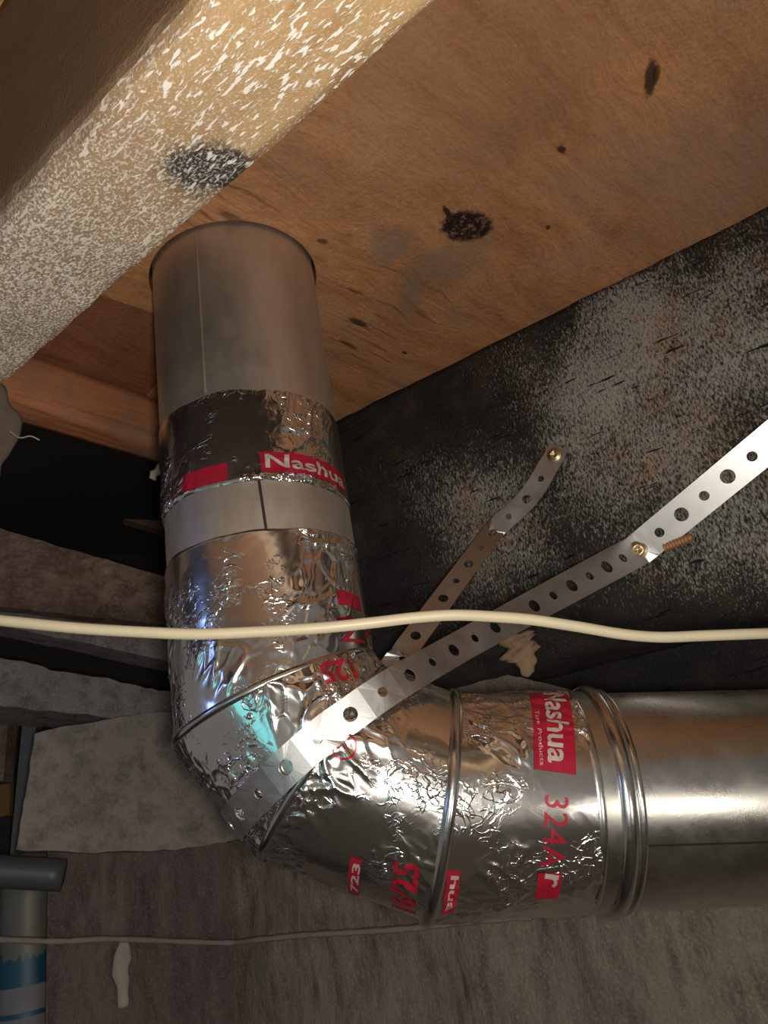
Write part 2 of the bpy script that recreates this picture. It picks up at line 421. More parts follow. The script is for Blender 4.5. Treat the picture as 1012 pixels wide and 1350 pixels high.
def box_obj(name, mat, o, ex, ey, ez, parent=None, smooth=False, seg=0.02, rough=0.0, scale=18, seed=0.0, bev=0.0, **kw):
    V, Fc = block(o, ex, ey, ez, seg, rough, scale, seed, bev)
    return fix_normals(link(name, V, Fc, mat, parent, smooth, **kw))


def spline(pts, n):
    """Catmull-Rom through the points"""
    P = [np.asarray(p, float) for p in pts]; P = [2 * P[0] - P[1]] + P + [2 * P[-1] - P[-2]]; out = []
    for i in range(1, len(P) - 2):
        for k in range(n):
            t = k / n; a, b, c, d = P[i - 1], P[i], P[i + 1], P[i + 2]
            out.append(0.5 * (2 * b + (c - a) * t + (2 * a - 5 * b + 4 * c - d) * t * t + (3 * b - a - 3 * c + d) * t ** 3))
    out.append(P[-2]); return out


def tube(path, rad, n=12, cap=True):
    V = []; Fc = []; P = [np.asarray(p, float) for p in path]; m = len(P)
    ref = None
    for i, p in enumerate(P):
        t = unit(P[min(i + 1, m - 1)] - P[max(i - 1, 0)])
        if ref is None: ref = unit(np.cross(t, [0.3, 0.2, 0.93] if abs(t[2]) < 0.9 else [1, 0, 0]))
        ref = unit(ref - (ref @ t) * t); s = np.cross(t, ref)
        r = rad(i / (m - 1)) if callable(rad) else rad
        for k in range(n):
            a = 2 * math.pi * k / n; V.append(p + r * (math.cos(a) * ref + math.sin(a) * s))
    for i in range(m - 1):
        for k in range(n):
            Fc.append((i * n + k, i * n + (k + 1) % n, (i + 1) * n + (k + 1) % n, (i + 1) * n + k))
    if cap: Fc.append(tuple(range(n))[::-1]); Fc.append(tuple(range((m - 1) * n, m * n)))
    return V, Fc


# ------------------------------------------------------------------ the setting
def ring_cut(o, c, r, z0, z1):
    n = 64; V = []
    for z in (z0, z1):
        for k in range(n): a = 2 * math.pi * k / n; V.append((c[0] + r * math.cos(a), c[1] + r * math.sin(a), z))
    Fc = [(k, (k + 1) % n, n + (k + 1) % n, n + k) for k in range(n)] + [tuple(range(n))[::-1], tuple(range(n, 2 * n))]
    me = bpy.data.meshes.new('cutter'); me.from_pydata(V, [], Fc); c_ = bpy.data.objects.new('cutter', me); COL.objects.link(c_)
    md = o.modifiers.new('b', 'BOOLEAN'); md.operation = 'DIFFERENCE'; md.object = c_; md.solver = 'EXACT'
    dg = bpy.context.evaluated_depsgraph_get(); new = bpy.data.meshes.new_from_object(o.evaluated_get(dg))
    o.modifiers.clear(); o.data = new; bpy.data.objects.remove(c_); return o


RAD = 0.075
ceil_ = thing('ceiling', (0, 0.6, HC), None, None); ceil_['kind'] = 'structure'
S0 = at_height(145, 395, HC); S1_ = at_height(205, 415, HC); SD = unit(S1_ - S0)
SP = np.array([SD[1], -SD[0], 0])                            # away from the seam, to the right
base = S0 - SD * 1.2
yc = float((TOP - base) @ SD) + 0.012
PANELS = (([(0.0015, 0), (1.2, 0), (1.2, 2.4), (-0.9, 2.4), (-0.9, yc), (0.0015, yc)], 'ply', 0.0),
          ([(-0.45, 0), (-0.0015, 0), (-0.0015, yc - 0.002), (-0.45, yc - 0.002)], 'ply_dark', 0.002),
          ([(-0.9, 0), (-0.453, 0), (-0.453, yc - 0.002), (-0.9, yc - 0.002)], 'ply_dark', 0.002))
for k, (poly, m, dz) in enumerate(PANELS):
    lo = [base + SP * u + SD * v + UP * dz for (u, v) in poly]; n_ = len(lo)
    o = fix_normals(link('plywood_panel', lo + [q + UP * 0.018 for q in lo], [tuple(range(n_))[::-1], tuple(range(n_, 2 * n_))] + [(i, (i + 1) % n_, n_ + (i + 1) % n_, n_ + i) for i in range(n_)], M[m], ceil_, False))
    cut = bmesh.new(); cut.from_mesh(o.data)
    ce = unit(np.array([0.6056, 0.7958, 0])); cn = np.array([ce[1], -ce[0], 0])
    cp = at_height(75, 475, HC) - cn * 0.046
    r_ = bmesh.ops.bisect_plane(cut, geom=cut.verts[:] + cut.edges[:] + cut.faces[:], plane_co=tuple(cp), plane_no=tuple(-cn), clear_outer=True)
    bmesh.ops.holes_fill(cut, edges=[e for e in r_['geom_cut'] if isinstance(e, bmesh.types.BMEdge)]); cut.to_mesh(o.data); cut.free()
    if not len(o.data.polygons): bpy.data.objects.remove(o); continue
    if k < 2: ring_cut(o, TOP, RAD + 0.003, HC - 0.05, HC + 0.1)
# floor layer above, near-black to stand for the unlit void past the blocking
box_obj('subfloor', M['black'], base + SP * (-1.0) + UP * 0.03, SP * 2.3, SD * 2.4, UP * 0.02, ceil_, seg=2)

# pale joist overhead
PE0 = at_height(0, 512, HC - 0.18); PE1 = at_height(585, 0, HC - 0.18); PD = unit(PE1 - PE0); PN = np.array([PD[1], -PD[0], 0])
p0 = PE0 - PD * 0.45
prof = [(0.072, 0.179), (0.072, 0.003), (0.070, 0.0)] + [(0.0715 - 0.0715 * k / 10, 0.0) for k in range(1, 7)]
prof += [(0.022 - 0.022 * math.sin(a), 0.020 - 0.020 * math.cos(a)) for a in [math.pi / 2 * k / 6 for k in range(1, 7)]] + [(0.0, 0.02 + 0.159 * k / 14) for k in range(1, 15)]
NL = 150; V = []; npf = len(prof)
for i in range(NL):
    for (b, z) in prof:
        # b runs from the near side (0) to the far edge
        p = p0 + PD * (1.25 * i / (NL - 1)) + PN * (0.072 - b) + UP * z
        p = p + np.array(mn.noise_vector(Vector(p * 30))) * 0.0014 + np.array(mn.noise_vector(Vector(p * 90))) * 0.0006
        V.append(p)
Fc = [(i * npf + k, i * npf + (k + 1) % npf, (i + 1) * npf + (k + 1) % npf, (i + 1) * npf + k) for i in range(NL - 1) for k in range(npf)]
Fc += [tuple(range(npf)), tuple(range((NL - 1) * npf, NL * npf))]
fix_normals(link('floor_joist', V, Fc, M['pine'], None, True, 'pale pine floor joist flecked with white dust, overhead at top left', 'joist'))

# dark tarred joist carrying the straps
jt = J1 - JD * 0.33
prof = [(0.0, 0.0), (-0.004, -0.10), (-0.002, -0.2), (0.0, -0.27), (0.004, -0.315), (0.014, -0.345), (0.032, -0.365), (0.055, -0.375)]
pr = []
for i in range(len(prof) - 1):
    n_ = max(1, int(round(math.dist(prof[i], prof[i + 1]) / 0.008)))
    for k in range(n_): pr.append(tuple(np.array(prof[i]) + (np.array(prof[i + 1]) - np.array(prof[i])) * k / n_))
pr += [prof[-1], (0.11, -0.375), (0.11, 0.0)]
NL = 150; V = []
for i in range(NL):
    for (b, z) in pr:
        p = jt + JD * (1.3 * i / (NL - 1)) - JN * b + UP * (z - 0.0004)
        if b < 0.06:
            nz = mn.fractal(Vector(p * 22) + Vector((0, 0, 5)), 1.0, 2.2, 4)
            p = p + JN * 0.0022 * nz + (UP * -0.0012 * abs(mn.noise(Vector(p * 30))) if z > -0.01 else 0)
        V.append(p)
npf = len(pr); Fc = []
for i in range(NL - 1):
    for k in range(npf): Fc.append((i * npf + k, i * npf + (k + 1) % npf, (i + 1) * npf + (k + 1) % npf, (i + 1) * npf + k))
Fc += [tuple(range(npf)), tuple(range((NL - 1) * npf, NL * npf))[::-1]]
joist = fix_normals(link('floor_joist', V, Fc, M['tar'], None, True, 'black tarred rough timber joist with both metal straps screwed to it', 'joist'))

# sill timber set back under the dark joist, coloured dark for the gap's shade
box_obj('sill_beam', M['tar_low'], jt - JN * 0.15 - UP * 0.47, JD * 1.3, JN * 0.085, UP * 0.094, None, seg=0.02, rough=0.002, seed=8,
        label='sill beam coloured near-black for the shade of the gap under the tarred joist', cat='beam')

# back wall of rough concrete, its broken top showing beside the elbow
WB = J1 - JN * 0.035
W0 = J1 - JD * 0.46 - JN * 0.035
tops = [(-0.5, None)]
tp = []
for (x, y) in ((240, 938), (470, 885), (545, 866), (600, 880), (660, 885), (700, 897), (780, 916), (900, 935)):
    q = at_plane(x, y, WB, JN); tp.append(((q - W0) @ JD, q[2]))
tx = [a for a, b in tp]; tz = [b for a, b in tp]
def wall_grid(name, o, d, n, L, z0, topf, mat, step=0.007, amp=0.006, seed=0.0, **kw):
    nu = int(L / step) + 1; nv = int(0.95 / step) + 1; V = []
    for i in range(nu):
        u = L * i / (nu - 1); zt = topf(u)
        for j in range(nv + 1):
            v = min(j, nv - 1) / (nv - 1)
            z = zt - (zt - z0) * v ** 1.5 if j else zt
            p = o + d * u; p = np.array([p[0], p[1], z])
            q = Vector((p[0] * 14, p[1] * 14, p[2] * 9)) + Vector((seed, 0, 0))
            h = mn.fractal(q, 0.9, 2.1, 5) + 0.5 * (1 - 2 * abs(mn.noise(q * 0.5)))
            p = p + n * amp * h
            V.append(p)
    nvv = nv + 1
    Fc = grid_faces(nu, nvv)
    # give it thickness: top ledge running back
    k0 = len(V)
    for i in range(nu): V.append(V[i * nvv] - n * 0.13 - UP * 0.004)
    for i in range(nu - 1): Fc.append((i * nvv, (i + 1) * nvv, k0 + i + 1, k0 + i))
    return fix_normals(link(name, V, Fc, mat, None, True, **kw))
def topf(u): return float(np.interp(u, tx, tz)) + 0.003 * mn.noise(Vector((u * 60, 0, 0)))
wall_grid('wall_back', W0, JD, JN, 1.35, 0.0, topf, M['wall_back'], amp=0.009, kind='structure')

# left wall: masonry under the ledges
LE0 = at(0, 1120, 0.95); LE1 = at(225, 1120, 1.02)
LA = EYE + ray(0, 800) * 0.95; LB = EYE + ray(225, 800) * 1.04
LA[2] = LB[2] = 0; LD = unit(LB - LA); LN = np.array([LD[1], -LD[0], 0])
LP = LA
def lw(px, py): return at_plane(px, py, LP, LN)
z_blk = lw(80, 1128)[2]
LS = lw(62, 1200); u_s = (LS - LP) @ LD; corner_u = (lw(236, 1000) - LP) @ LD + 0.03
wall_grid('wall_left', LP + LD * u_s, LD, LN, corner_u - u_s + 0.02, 0.0, lambda u: z_blk + 0.02, M['wall_dark'], seed=4.0, kind='structure')
# near-black wall standing for the unlit hollow behind the open joints of the left side
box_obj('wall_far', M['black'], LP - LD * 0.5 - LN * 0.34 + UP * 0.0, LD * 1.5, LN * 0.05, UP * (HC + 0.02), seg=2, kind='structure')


def slab_px(name, mat, top, bot, depth, proud=0.0, seg=0.008, rough=0.0018, seed=0.0, dz=0.0, **kw):
    """board on the left wall whose front face has the given left / right edge points"""
    P = LP + LN * proud
    a, b = at_plane(*top[0], P, LN), at_plane(*top[1], P, LN); c, d = at_plane(*bot[0], P, LN), at_plane(*bot[1], P, LN)
    L = (b - a) @ LD; N = max(2, int(L / seg)); h0 = a[2] - c[2]; h1 = b[2] - d[2]; Mv = max(2, int(max(h0, h1) / seg)); V = []
    # extend left end outside the picture
    ext = kw.pop('ext', 0.35)
    us = [-ext] + [L * i / N for i in range(N + 1)]
    for u in us:
        t = u / L; zt = a[2] + (b[2] - a[2]) * t; zb = c[2] + (d[2] - c[2]) * t
        col = [(zt - (zt - zb) * j / Mv, 0.0) for j in range(Mv + 1)]
        col = [(zt, depth)] + col + [(zb, depth)]
        for (z, dp) in col:
            p = a + LD * u; p = np.array([p[0], p[1], z]) - LN * dp
            p = p + np.array(mn.noise_vector(Vector(p * 25) + Vector((seed, 0, 0)))) * rough + np.array(mn.noise_vector(Vector(p * 80) + Vector((seed, 0, 0)))) * rough * 0.5
            V.append(p)
    nv = Mv + 3; Fc = grid_faces(len(us), nv)
    for i in range(len(us) - 1): Fc.append((i * nv + nv - 1, (i + 1) * nv + nv - 1, (i + 1) * nv, i * nv))
    Fc += [tuple(range(nv)), tuple(range((len(us) - 1) * nv, len(us) * nv))]
    return fix_normals(link(name, V, Fc, mat, None, True, **kw), 42)


slab_px('wall_beam', M['oldwood'], ((0, 697), (245, 768)), ((0, 798), (245, 828)), 0.09, 0.012, seed=2, label='brown weathered beam on the left wall just above the cable', cat='beam')
slab_px('wooden_ledge', M['ledge'], ((0, 799), (248, 829)), ((0, 824), (248, 878)), 0.05, -0.01, seed=5, label='thin grey ledge board right under the brown weathered beam', cat='board')
slab_px('stone_sill', M['ledge'], ((0, 868), (252, 918)), ((0, 928), (252, 960)), 0.12, 0.004, rough=0.004, seed=9, label='pale grey stone sill above the limewashed block', cat='sill')
slab_px('loose_board', M['dim'], ((105, 655), (250, 655)), ((160, 668), (250, 712)), 0.02, -0.16, seed=3, ext=0.0, label='dim brown board in the black gap behind the riser', cat='board')


# big limewashed block
def px_poly_block(name, mat, poly, depth, proud, step=0.006, rough=0.004, seed=0, **kw):
    P = LP + LN * proud
    pts = [at_plane(x, y, P, LN) for (x, y) in poly]
    uv = np.array([[(p - P) @ LD, p[2]] for p in pts])
    u0, u1 = uv[:, 0].min(), uv[:, 0].max(); n = len(poly) // 2
    tu, tz_ = uv[:n, 0], uv[:n, 1]; bu, bz = uv[n:, 0][::-1], uv[n:, 1][::-1]
    N = int((u1 - u0) / step); Mv = 26; V = []
    for i in range(N + 1):
        t = i / N
        a = tu[0] + (tu[-1] - tu[0]) * t; b = bu[0] + (bu[-1] - bu[0]) * t
        zt = np.interp(a, tu, tz_); zb = np.interp(b, bu, bz)
        pts_ = [(a, zt, depth)] + [(a + (b - a) * j / Mv, zt + (zb - zt) * j / Mv, 0) for j in range(Mv + 1)] + [(b, zb, depth)]
        for (u, z, dp) in pts_:
            p = P + LD * u - LN * dp; p = np.array([p[0], p[1], z])
            q = Vector(p * 16) + Vector((seed, 0, 0))
            p = p + LN * rough * mn.fractal(q, 0.9, 2.1, 5) + np.array(mn.noise_vector(Vector(p * 70))) * rough * 0.4
            V.append(p)
    nv = Mv + 3; Fc = grid_faces(N + 1, nv)
    for i in range(N): Fc.append((i * nv + nv - 1, (i + 1) * nv + nv - 1, (i + 1) * nv, i * nv))
    Fc += [tuple(range(nv)), tuple(range(N * nv, (N + 1) * nv))]
    return fix_normals(link(name, V, Fc, mat, None, True, **kw), 42)


px_poly_block('masonry_block', M['block'], [(46, 968), (80, 958), (125, 952), (190, 940), (330, 938), (330, 1105), (230, 1120), (120, 1124), (60, 1122), (22, 1120)], 0.10, 0.03,
              label='big limewashed masonry block left of the elbow', cat='block')

box_obj('floor', M['floor'], (-3, -3, -0.05), (6, 0, 0), (0, 6, 0), (0, 0, 0.05), seg=6, kind='structure')

# blocking board between the joists
b0 = at_height(75, 475, HC); b1 = at_height(215, 525, HC); BE = unit(b1 - b0); BN = np.array([BE[1], -BE[0], 0])
tq = ((PE0 - BN * 0 - b0) @ PN) / (BE @ PN)                                  # where the board line meets the pale joist's far side
ta = 0.0 - 0.09
tb = ((J1 - b0) @ JN) / (BE @ JN) - 0.006
box_obj('blocking_board', M['block_wood'], b0 + BE * ta - BN * 0.044 - UP * 0.062, BE * (tb - ta), BN * 0.044, UP * 0.0605, seg=0.012, rough=0.0015, smooth=True, bev=0.002, seed=5,
        label='rust orange blocking board spanning between the pale and black joists', cat='board')

# ------------------------------------------------------------------ the duct
T1, T3 = 0.074, 0.108
D0 = -UP; BV = unit(np.cross(D0, HD)); tau = math.acos(D0 @ HD)
def rot(v, ang): return v * math.cos(ang) + np.cross(BV, v) * math.sin(ang) + BV * (BV @ v) * (1 - math.cos(ang))
P1 = CORNER + UP * T1; P3 = CORNER + HD * T3; P2 = CORNER + UP * 0.031 + HD * 0.031
D1, D2, D3 = unit(P2 - P1), unit(P3 - P2), HD
MIT = [(P1, unit(D0 + D1)), (P2, unit(D1 + D2)), (P3, unit(D2 + D3))]


class Cyl:
    def __init__(s, c, d, lo, hi):
        s.c, s.d, s.lo, s.hi = c, d, lo, hi; s.e1 = unit(np.cross(BV, d)); s.e2 = BV
    def o(s, th): return math.cos(th) * s.e1 + math.sin(th) * s.e2
    def lim(s, m, th, r):
        if isinstance(m, (int, float)): return m
        return ((m[0] - s.c - s.o(th) * r) @ m[1]) / (s.d @ m[1])
    def pt(s, th, t, r): return s.c + s.o(th) * r + s.d * t
    def hit(s, px, py, r=RAD):
        q = EYE - s.c; v = ray(px, py); q = q - (q @ s.d) * s.d; w = v - (v @ s.d) * s.d
        a, b, c = w @ w, 2 * q @ w, q @ q - r * r; dsc = max(b * b - 4 * a * c, 0)
        k = (-b - math.sqrt(dsc)) / (2 * a); p = EYE + v * k - s.c
        return math.atan2(p @ s.e2, p @ s.e1), p @ s.d


RIS = Cyl(TOP, D0, -0.015, MIT[0]); G1 = Cyl(P1, D1, MIT[0], MIT[1]); G2 = Cyl(P2, D2, MIT[1], MIT[2]); HOR = Cyl(P3, D3, MIT[2], 0.75)

base_pt = CORNER - UP * 0.12
duct = thing('air_duct', base_pt, 'galvanised round duct with foil taped elbow, dropping from ceiling and turning right', 'duct')


def shell(name, cy, lo, hi, r, mat, nth=96, nt=12, parent=duct, disp=None, thick=0.0006, label=None):
    V = []
    for i in range(nth):
        th = 2 * math.pi * i / nth; a, b = cy.lim(lo, th, r), cy.lim(hi, th, r)
        for j in range(nt + 1):
            t = a + (b - a) * j / nt
            V.append(cy.pt(th, t, r + (disp(th, t) if disp else 0)))
    o = link(name, V, grid_faces(nth, nt + 1, True), mat, parent, True, label=label)
    return fix_normals(o)


def bead(name, cy, pos, r, rb, mat, n=128, flat=1.0, parent=duct, label=None):
    """rolled rib round the pipe lying in plane pos"""
    V = []; m = 10
    for i in range(n):
        th = 2 * math.pi * i / n; t0 = cy.lim(pos, th, r)
        for k in range(m):
            a = 2 * math.pi * k / m
            V.append(cy.pt(th, t0 + rb * flat * math.cos(a), r + rb * math.sin(a)))
    Fc = []
    for i in range(n):
        for k in range(m):
            Fc.append((i * m + k, i * m + (k + 1) % m, ((i + 1) % n) * m + (k + 1) % m, ((i + 1) % n) * m + k))
    return fix_normals(link(name, V, Fc, mat, parent, True, label=label))


s_bead = HOR.hit(846, 1060)[1]
s_tape = HOR.hit(793, 1060)[1]
shell('riser_pipe', RIS, -0.015, MIT[0], RAD, M['riser'], nt=24, label='dull grey riser pipe')
shell('elbow_gore', G1, MIT[0], MIT[1], RAD, M['galv']); shell('elbow_gore', G2, MIT[1], MIT[2], RAD, M['galv'])
shell('elbow_collar', HOR, MIT[2], s_bead, RAD, M['galv'])
pipe_h = shell('horizontal_pipe', HOR, s_bead - 0.03, 0.75, RAD - 0.0016, M['galv'], nt=20)
bead('seam_bead', RIS, MIT[0], RAD + 0.0006, 0.0022, M['bead'], flat=1.4)
bead('seam_bead', G1, MIT[1], RAD + 0.0006, 0.0024, M['bead'], flat=1.4)
bead('seam_bead', G2, MIT[2], RAD + 0.0010, 0.0040, M['bead'], flat=1.1)
bead('collar_bead', HOR, s_bead - 0.0085, RAD, 0.0042, M['bead'], flat=1.3)
bead('collar_bead', HOR, s_bead, RAD - 0.001, 0.0028, M['bead'], flat=1.0)
bead('collar_bead', HOR, s_bead - 0.026, RAD, 0.0012, M['bead'], flat=2.6)


# crumpled foil tape
def crk(x, y, t, seed, amp, thr):
    p = Vector((x, y, t)) + Vector((seed * 1.7, seed * 0.9, seed * 2.3))
    q = p + mn.noise_vector(p * 26) * 0.010 + mn.noise_vector(p * 90) * 0.002
    mask = mn.noise(p * 19) * 0.5 + 0.5
    mask = min(1.0, max(0.0, (mask - thr) / 0.16))
    h = 0.0
    for sc, a in ((40, 1.0), (88, 0.55)):
        dd = mn.voronoi(Vector((q.x * 0.9 + q.z * 0.5, q.y, (q.z * 0.85 - q.x * 0.5) * 0.55)) * sc)[0]
        e = dd[1] - dd[0]
        h += a * (math.exp(-(e / 0.13) ** 2) + 0.45 * min(e, 0.6))
    return amp * (h * (0.05 + mask * 0.95) + mn.noise(p * 45) * 0.2)


TAPES = {}
def tape(key, cy, lo, hi, seed, amp=0.0012, thr=0.45, lift=0.0007, th0=None, th1=None, tilt=0.0, dens=0.0013, label=None, edge=True):
    r = RAD + lift
    full = th0 is None
    a0, a1 = (0, 2 * math.pi) if full else (th0, th1)
    nth = int(r * (a1 - a0) / dens)
    L = max(abs(cy.lim(hi, t, r) - cy.lim(lo, t, r)) for t in np.linspace(a0, a1, 24)); nt = max(4, int(L / dens))
    def wob(th, s): return 0.0014 * mn.noise(Vector((math.cos(th) * 3, math.sin(th) * 3, seed * 7 + s)))
    def disp(th, t): return lift + crk(r * math.cos(th), r * math.sin(th), t, seed, amp, thr)
    V = []
    for i in range(nth + (0 if full else 1)):
        th = a0 + (a1 - a0) * i / nth; a, b = cy.lim(lo, th, r), cy.lim(hi, th, r)
        if isinstance(lo, (int, float)): a += tilt * math.cos(th) * RAD + wob(th, 0)
        if isinstance(hi, (int, float)): b += tilt * math.cos(th) * RAD + wob(th, 1)
        for j in range(nt + 1):
            t = a + (b - a) * j / nt
            d_ = disp(th, t) if 0 < j < nt else lift * 0.4
            V.append(cy.pt(th, t, RAD + d_))
    o = link('foil_tape', V, grid_faces(nth + (0 if full else 1), nt + 1, full), M['foil'], duct, True, label=label)
    fix_normals(o); TAPES[key] = (o, cy, disp); return o


t_at = lambda px, py, cy=RIS: cy.hit(px, py)[1]
tape('upper', RIS, t_at(335, 512), t_at(335, 634), 1.3, 0.0015, 0.43, tilt=0.03, label='crinkled foil tape band around the riser')
tape('lower', RIS, t_at(350, 697), MIT[0], 2.7, 0.0016, 0.50, label='crinkled foil tape over the foot of the riser')
tape('gore_a', G1, MIT[0], MIT[1], 4.1, 0.0018, 0.38, label='heavily crumpled foil tape on the first elbow gore')
tape('gore_b', G2, MIT[1], MIT[2], 5.9, 0.0016, 0.45, label='crumpled foil tape on the middle elbow gore')
tape('collar', HOR, MIT[2], s_tape, 7.2, 0.0016, 0.45, label='crumpled foil tape round the elbow collar')

# lock seams of the sheet metal
def seam_strip(cy, th, t0, t1, r, w=0.0013, h=0.0008, dth=0.0, name='lock_seam', mat='riser'):
    V = []; n = 12
    for i in range(n + 1):
        t = t0 + (t1 - t0) * i / n; a = th + dth * i / n
        for (da, dr) in ((-w, -0.0003), (-w * 0.6, h), (w * 0.6, h), (w, -0.0003)): V.append(cy.pt(a + da / r, t, r + dr))
    return fix_normals(link(name, V, grid_faces(n + 1, 4), M[mat], duct, False))
a, b = RIS.hit(262, 360), RIS.hit(270, 520); seam_strip(RIS, a[0], 0.002, b[1], RAD, 0.0010, 0.0009, b[0] - a[0])
a, b = RIS.hit(341, 632), RIS.hit(351, 700); seam_strip(RIS, a[0], a[1], b[1], RAD, 0.0012, 0.0006, b[0] - a[0], mat='darkmetal')
a, b = HOR.hit(780, 1124), HOR.hit(1012, 1112); seam_strip(HOR, b[0], s_bead, 0.75, RAD - 0.0016, 0.0009, 0.0004, mat='darkmetal')

# printing on the tape
def text_mesh(body, bold=False):
    cu = bpy.data.curves.new('t', 'FONT'); cu.body = body; cu.align_x = 'CENTER'; cu.align_y = 'CENTER'; cu.resolution_u = 3
    if bold: cu.offset = 0.02
    o = bpy.data.objects.new('t', cu); COL.objects.link(o)
    dg = bpy.context.evaluated_depsgraph_get(); dg.update()
    me = bpy.data.meshes.new_from_object(o.evaluated_get(dg)); bpy.data.objects.remove(o); return me


def wrap(me_bm, key, c, dirv, width, height, name, mat, lift, bounds, parent=None, label=None):
    """lay a flat mesh (in bounds) on the tape: centre c=(th,t), dirv = reading direction in (arc, axial)"""
    tp_, cy, disp = TAPES[key]
    bm = me_bm
    (x0, x1, y0, y1) = bounds; sx = width / (x1 - x0); sy = height / (y1 - y0); mx, my = (x0 + x1) / 2, (y0 + y1) / 2
    for v in bm.verts: v.co = Vector(((v.co.x - mx) * sx, (v.co.y - my) * sy, 0))
    st = 0.0016
    for ax, ext in ((0, width), (1, height)):
        k = -ext / 2 + st
        while k < ext / 2:
            co = Vector((k, 0, 0)) if ax == 0 else Vector((0, k, 0)); no = Vector((1, 0, 0)) if ax == 0 else Vector((0, 1, 0))
            bmesh.ops.bisect_plane(bm, geom=bm.verts[:] + bm.edges[:] + bm.faces[:], plane_co=co, plane_no=no, dist=1e-6); k += st
    d = unit(dirv); sgn = ORI[id(cy)]
    up = np.array([-d[1], d[0]]) * sgn
    for v in bm.verts:
        a = c[0] * RAD + d[0] * v.co.x + up[0] * v.co.y; t = c[1] + d[1] * v.co.x + up[1] * v.co.y
        th = a / RAD
        v.co = Vector(cy.pt(th, t, RAD + disp(th, t) + lift))
    me = bpy.data.meshes.new(name); bm.to_mesh(me); bm.free(); me.materials.append(mat)
    me.polygons.foreach_set('use_smooth', [True] * len(me.polygons))
    o = bpy.data.objects.new(name, me); COL.objects.link(o); return tag(o, tp_, label)


# (e1, d) handedness seen from outside: arc direction x axial -> outward?
ORI = {}
for cy in (RIS, G1, G2, HOR):
    th = math.pi / 2; da = -math.sin(th) * cy.e1 + math.cos(th) * cy.e2
    ORI[id(cy)] = 1.0 if np.cross(da, cy.d) @ cy.o(th) > 0 else -1.0


def rect_bm():
    bm = bmesh.new(); vs = [bm.verts.new(p) for p in ((0, 0, 0), (1, 0, 0), (1, 1, 0), (0, 1, 0))]; bm.faces.new(vs); return bm


def spot(key, p_from, p_to):
    cy = TAPES[key][1]; a, b = cy.hit(*p_from), cy.hit(*p_to)
    c = ((a[0] + b[0]) / 2, (a[1] + b[1]) / 2); d = np.array([(b[0] - a[0]) * RAD, b[1] - a[1]]); return c, d, np.linalg.norm(d)


def patch(key, p_from, p_to, height, mat='red', lift=0.0004, name='printed_label', label='red printed label', grow=1.0):
    c, d, w = spot(key, p_from, p_to); return wrap(rect_bm(), key, c, d, w * grow, height, name, M[mat], lift, (0, 1, 0, 1), label=label)


def letters(key, body, p_from, p_to, height, mat='red', bold=False, lift=0.0004, label=None, name='printed_text'):
    me = text_mesh(body, bold); bm = bmesh.new(); bm.from_mesh(me)
    bmesh.ops.triangulate(bm, faces=bm.faces[:])
    xs = [v.co.x for v in bm.verts]; ys = [v.co.y for v in bm.verts]
    c, d, w = spot(key, p_from, p_to)
    return wrap(bm, key, c, d, w, height, name, M[mat], lift, (min(xs), max(xs), min(ys), max(ys)), label=label)


patch('upper', (343, 610), (452, 640), 0.0170); letters('upper', 'Nashua', (349, 609), (450, 638), 0.0115, 'white_print', True, 0.0008, 'pale bold lettering')
patch('upper', (243, 640), (300, 622), 0.0140, label='red printed label in shadow on the left')
patch('lower', (442, 788), (474, 798), 0.0110, label='red printed label'); letters('lower', 'Z4', (444, 830), (492, 838), 0.018, 'red', False, label='red outlined print')
letters('gore_a', '125', (465, 884), (423, 890), 0.0155, 'red', True, label='red number printed upside down')
letters('gore_b', '16/25', (532, 1198), (537, 1134), 0.0170, 'red', True, label='red number reading upwards')
patch('gore_b', (467, 1176), (470, 1130), 0.0075); letters('gore_b', '723', (468, 1172), (471, 1136), 0.0052, 'white_print', True, 0.0008)
letters('gore_b', 'UL', (447, 990), (460, 980), 0.0060, 'red', False)
c, d, w = spot('gore_b', (447, 990), (460, 980))
bm = bmesh.new(); n = 40; vi = [bm.verts.new((math.cos(2 * math.pi * k / n), math.sin(2 * math.pi * k / n), 0)) for k in range(n)]; vo = [bm.verts.new((1.2 * math.cos(2 * math.pi * k / n), 1.2 * math.sin(2 * math.pi * k / n), 0)) for k in range(n)]
for k in range(n): bm.faces.new((vi[k], vi[(k + 1) % n], vo[(k + 1) % n], vo[k]))
wrap(bm, 'gore_b', c, d, 0.0165, 0.0165, 'printed_mark', M['red'], 0.0005, (-1.2, 1.2, -1.2, 1.2), label='red ring mark')
patch('collar', (722, 917), (731, 1018), 0.0270); letters('collar', 'Nashua', (729, 918), (736, 1008), 0.0150, 'white_print', True, 0.0008, 'pale bold lettering reading downwards')
letters('collar', 'Tape Products', (706, 940), (713, 1010), 0.0036, 'white_print', False, 0.0008)
letters('collar', '324A', (733, 1049), (726, 1142), 0.0150, 'red', False, label='red number reading downwards')
patch('collar', (724, 1149), (719, 1182), 0.0150); letters('collar', 'r', (727, 1150), (722, 1166), 0.0090, 'white_print', True, 0.0008)
patch('collar', (598, 1146), (589, 1200), 0.0080, label='red printed label beside the rolled seam'); letters('collar', 'hua', (599, 1152), (591, 1196), 0.0050, 'white_print', True, 0.0008)


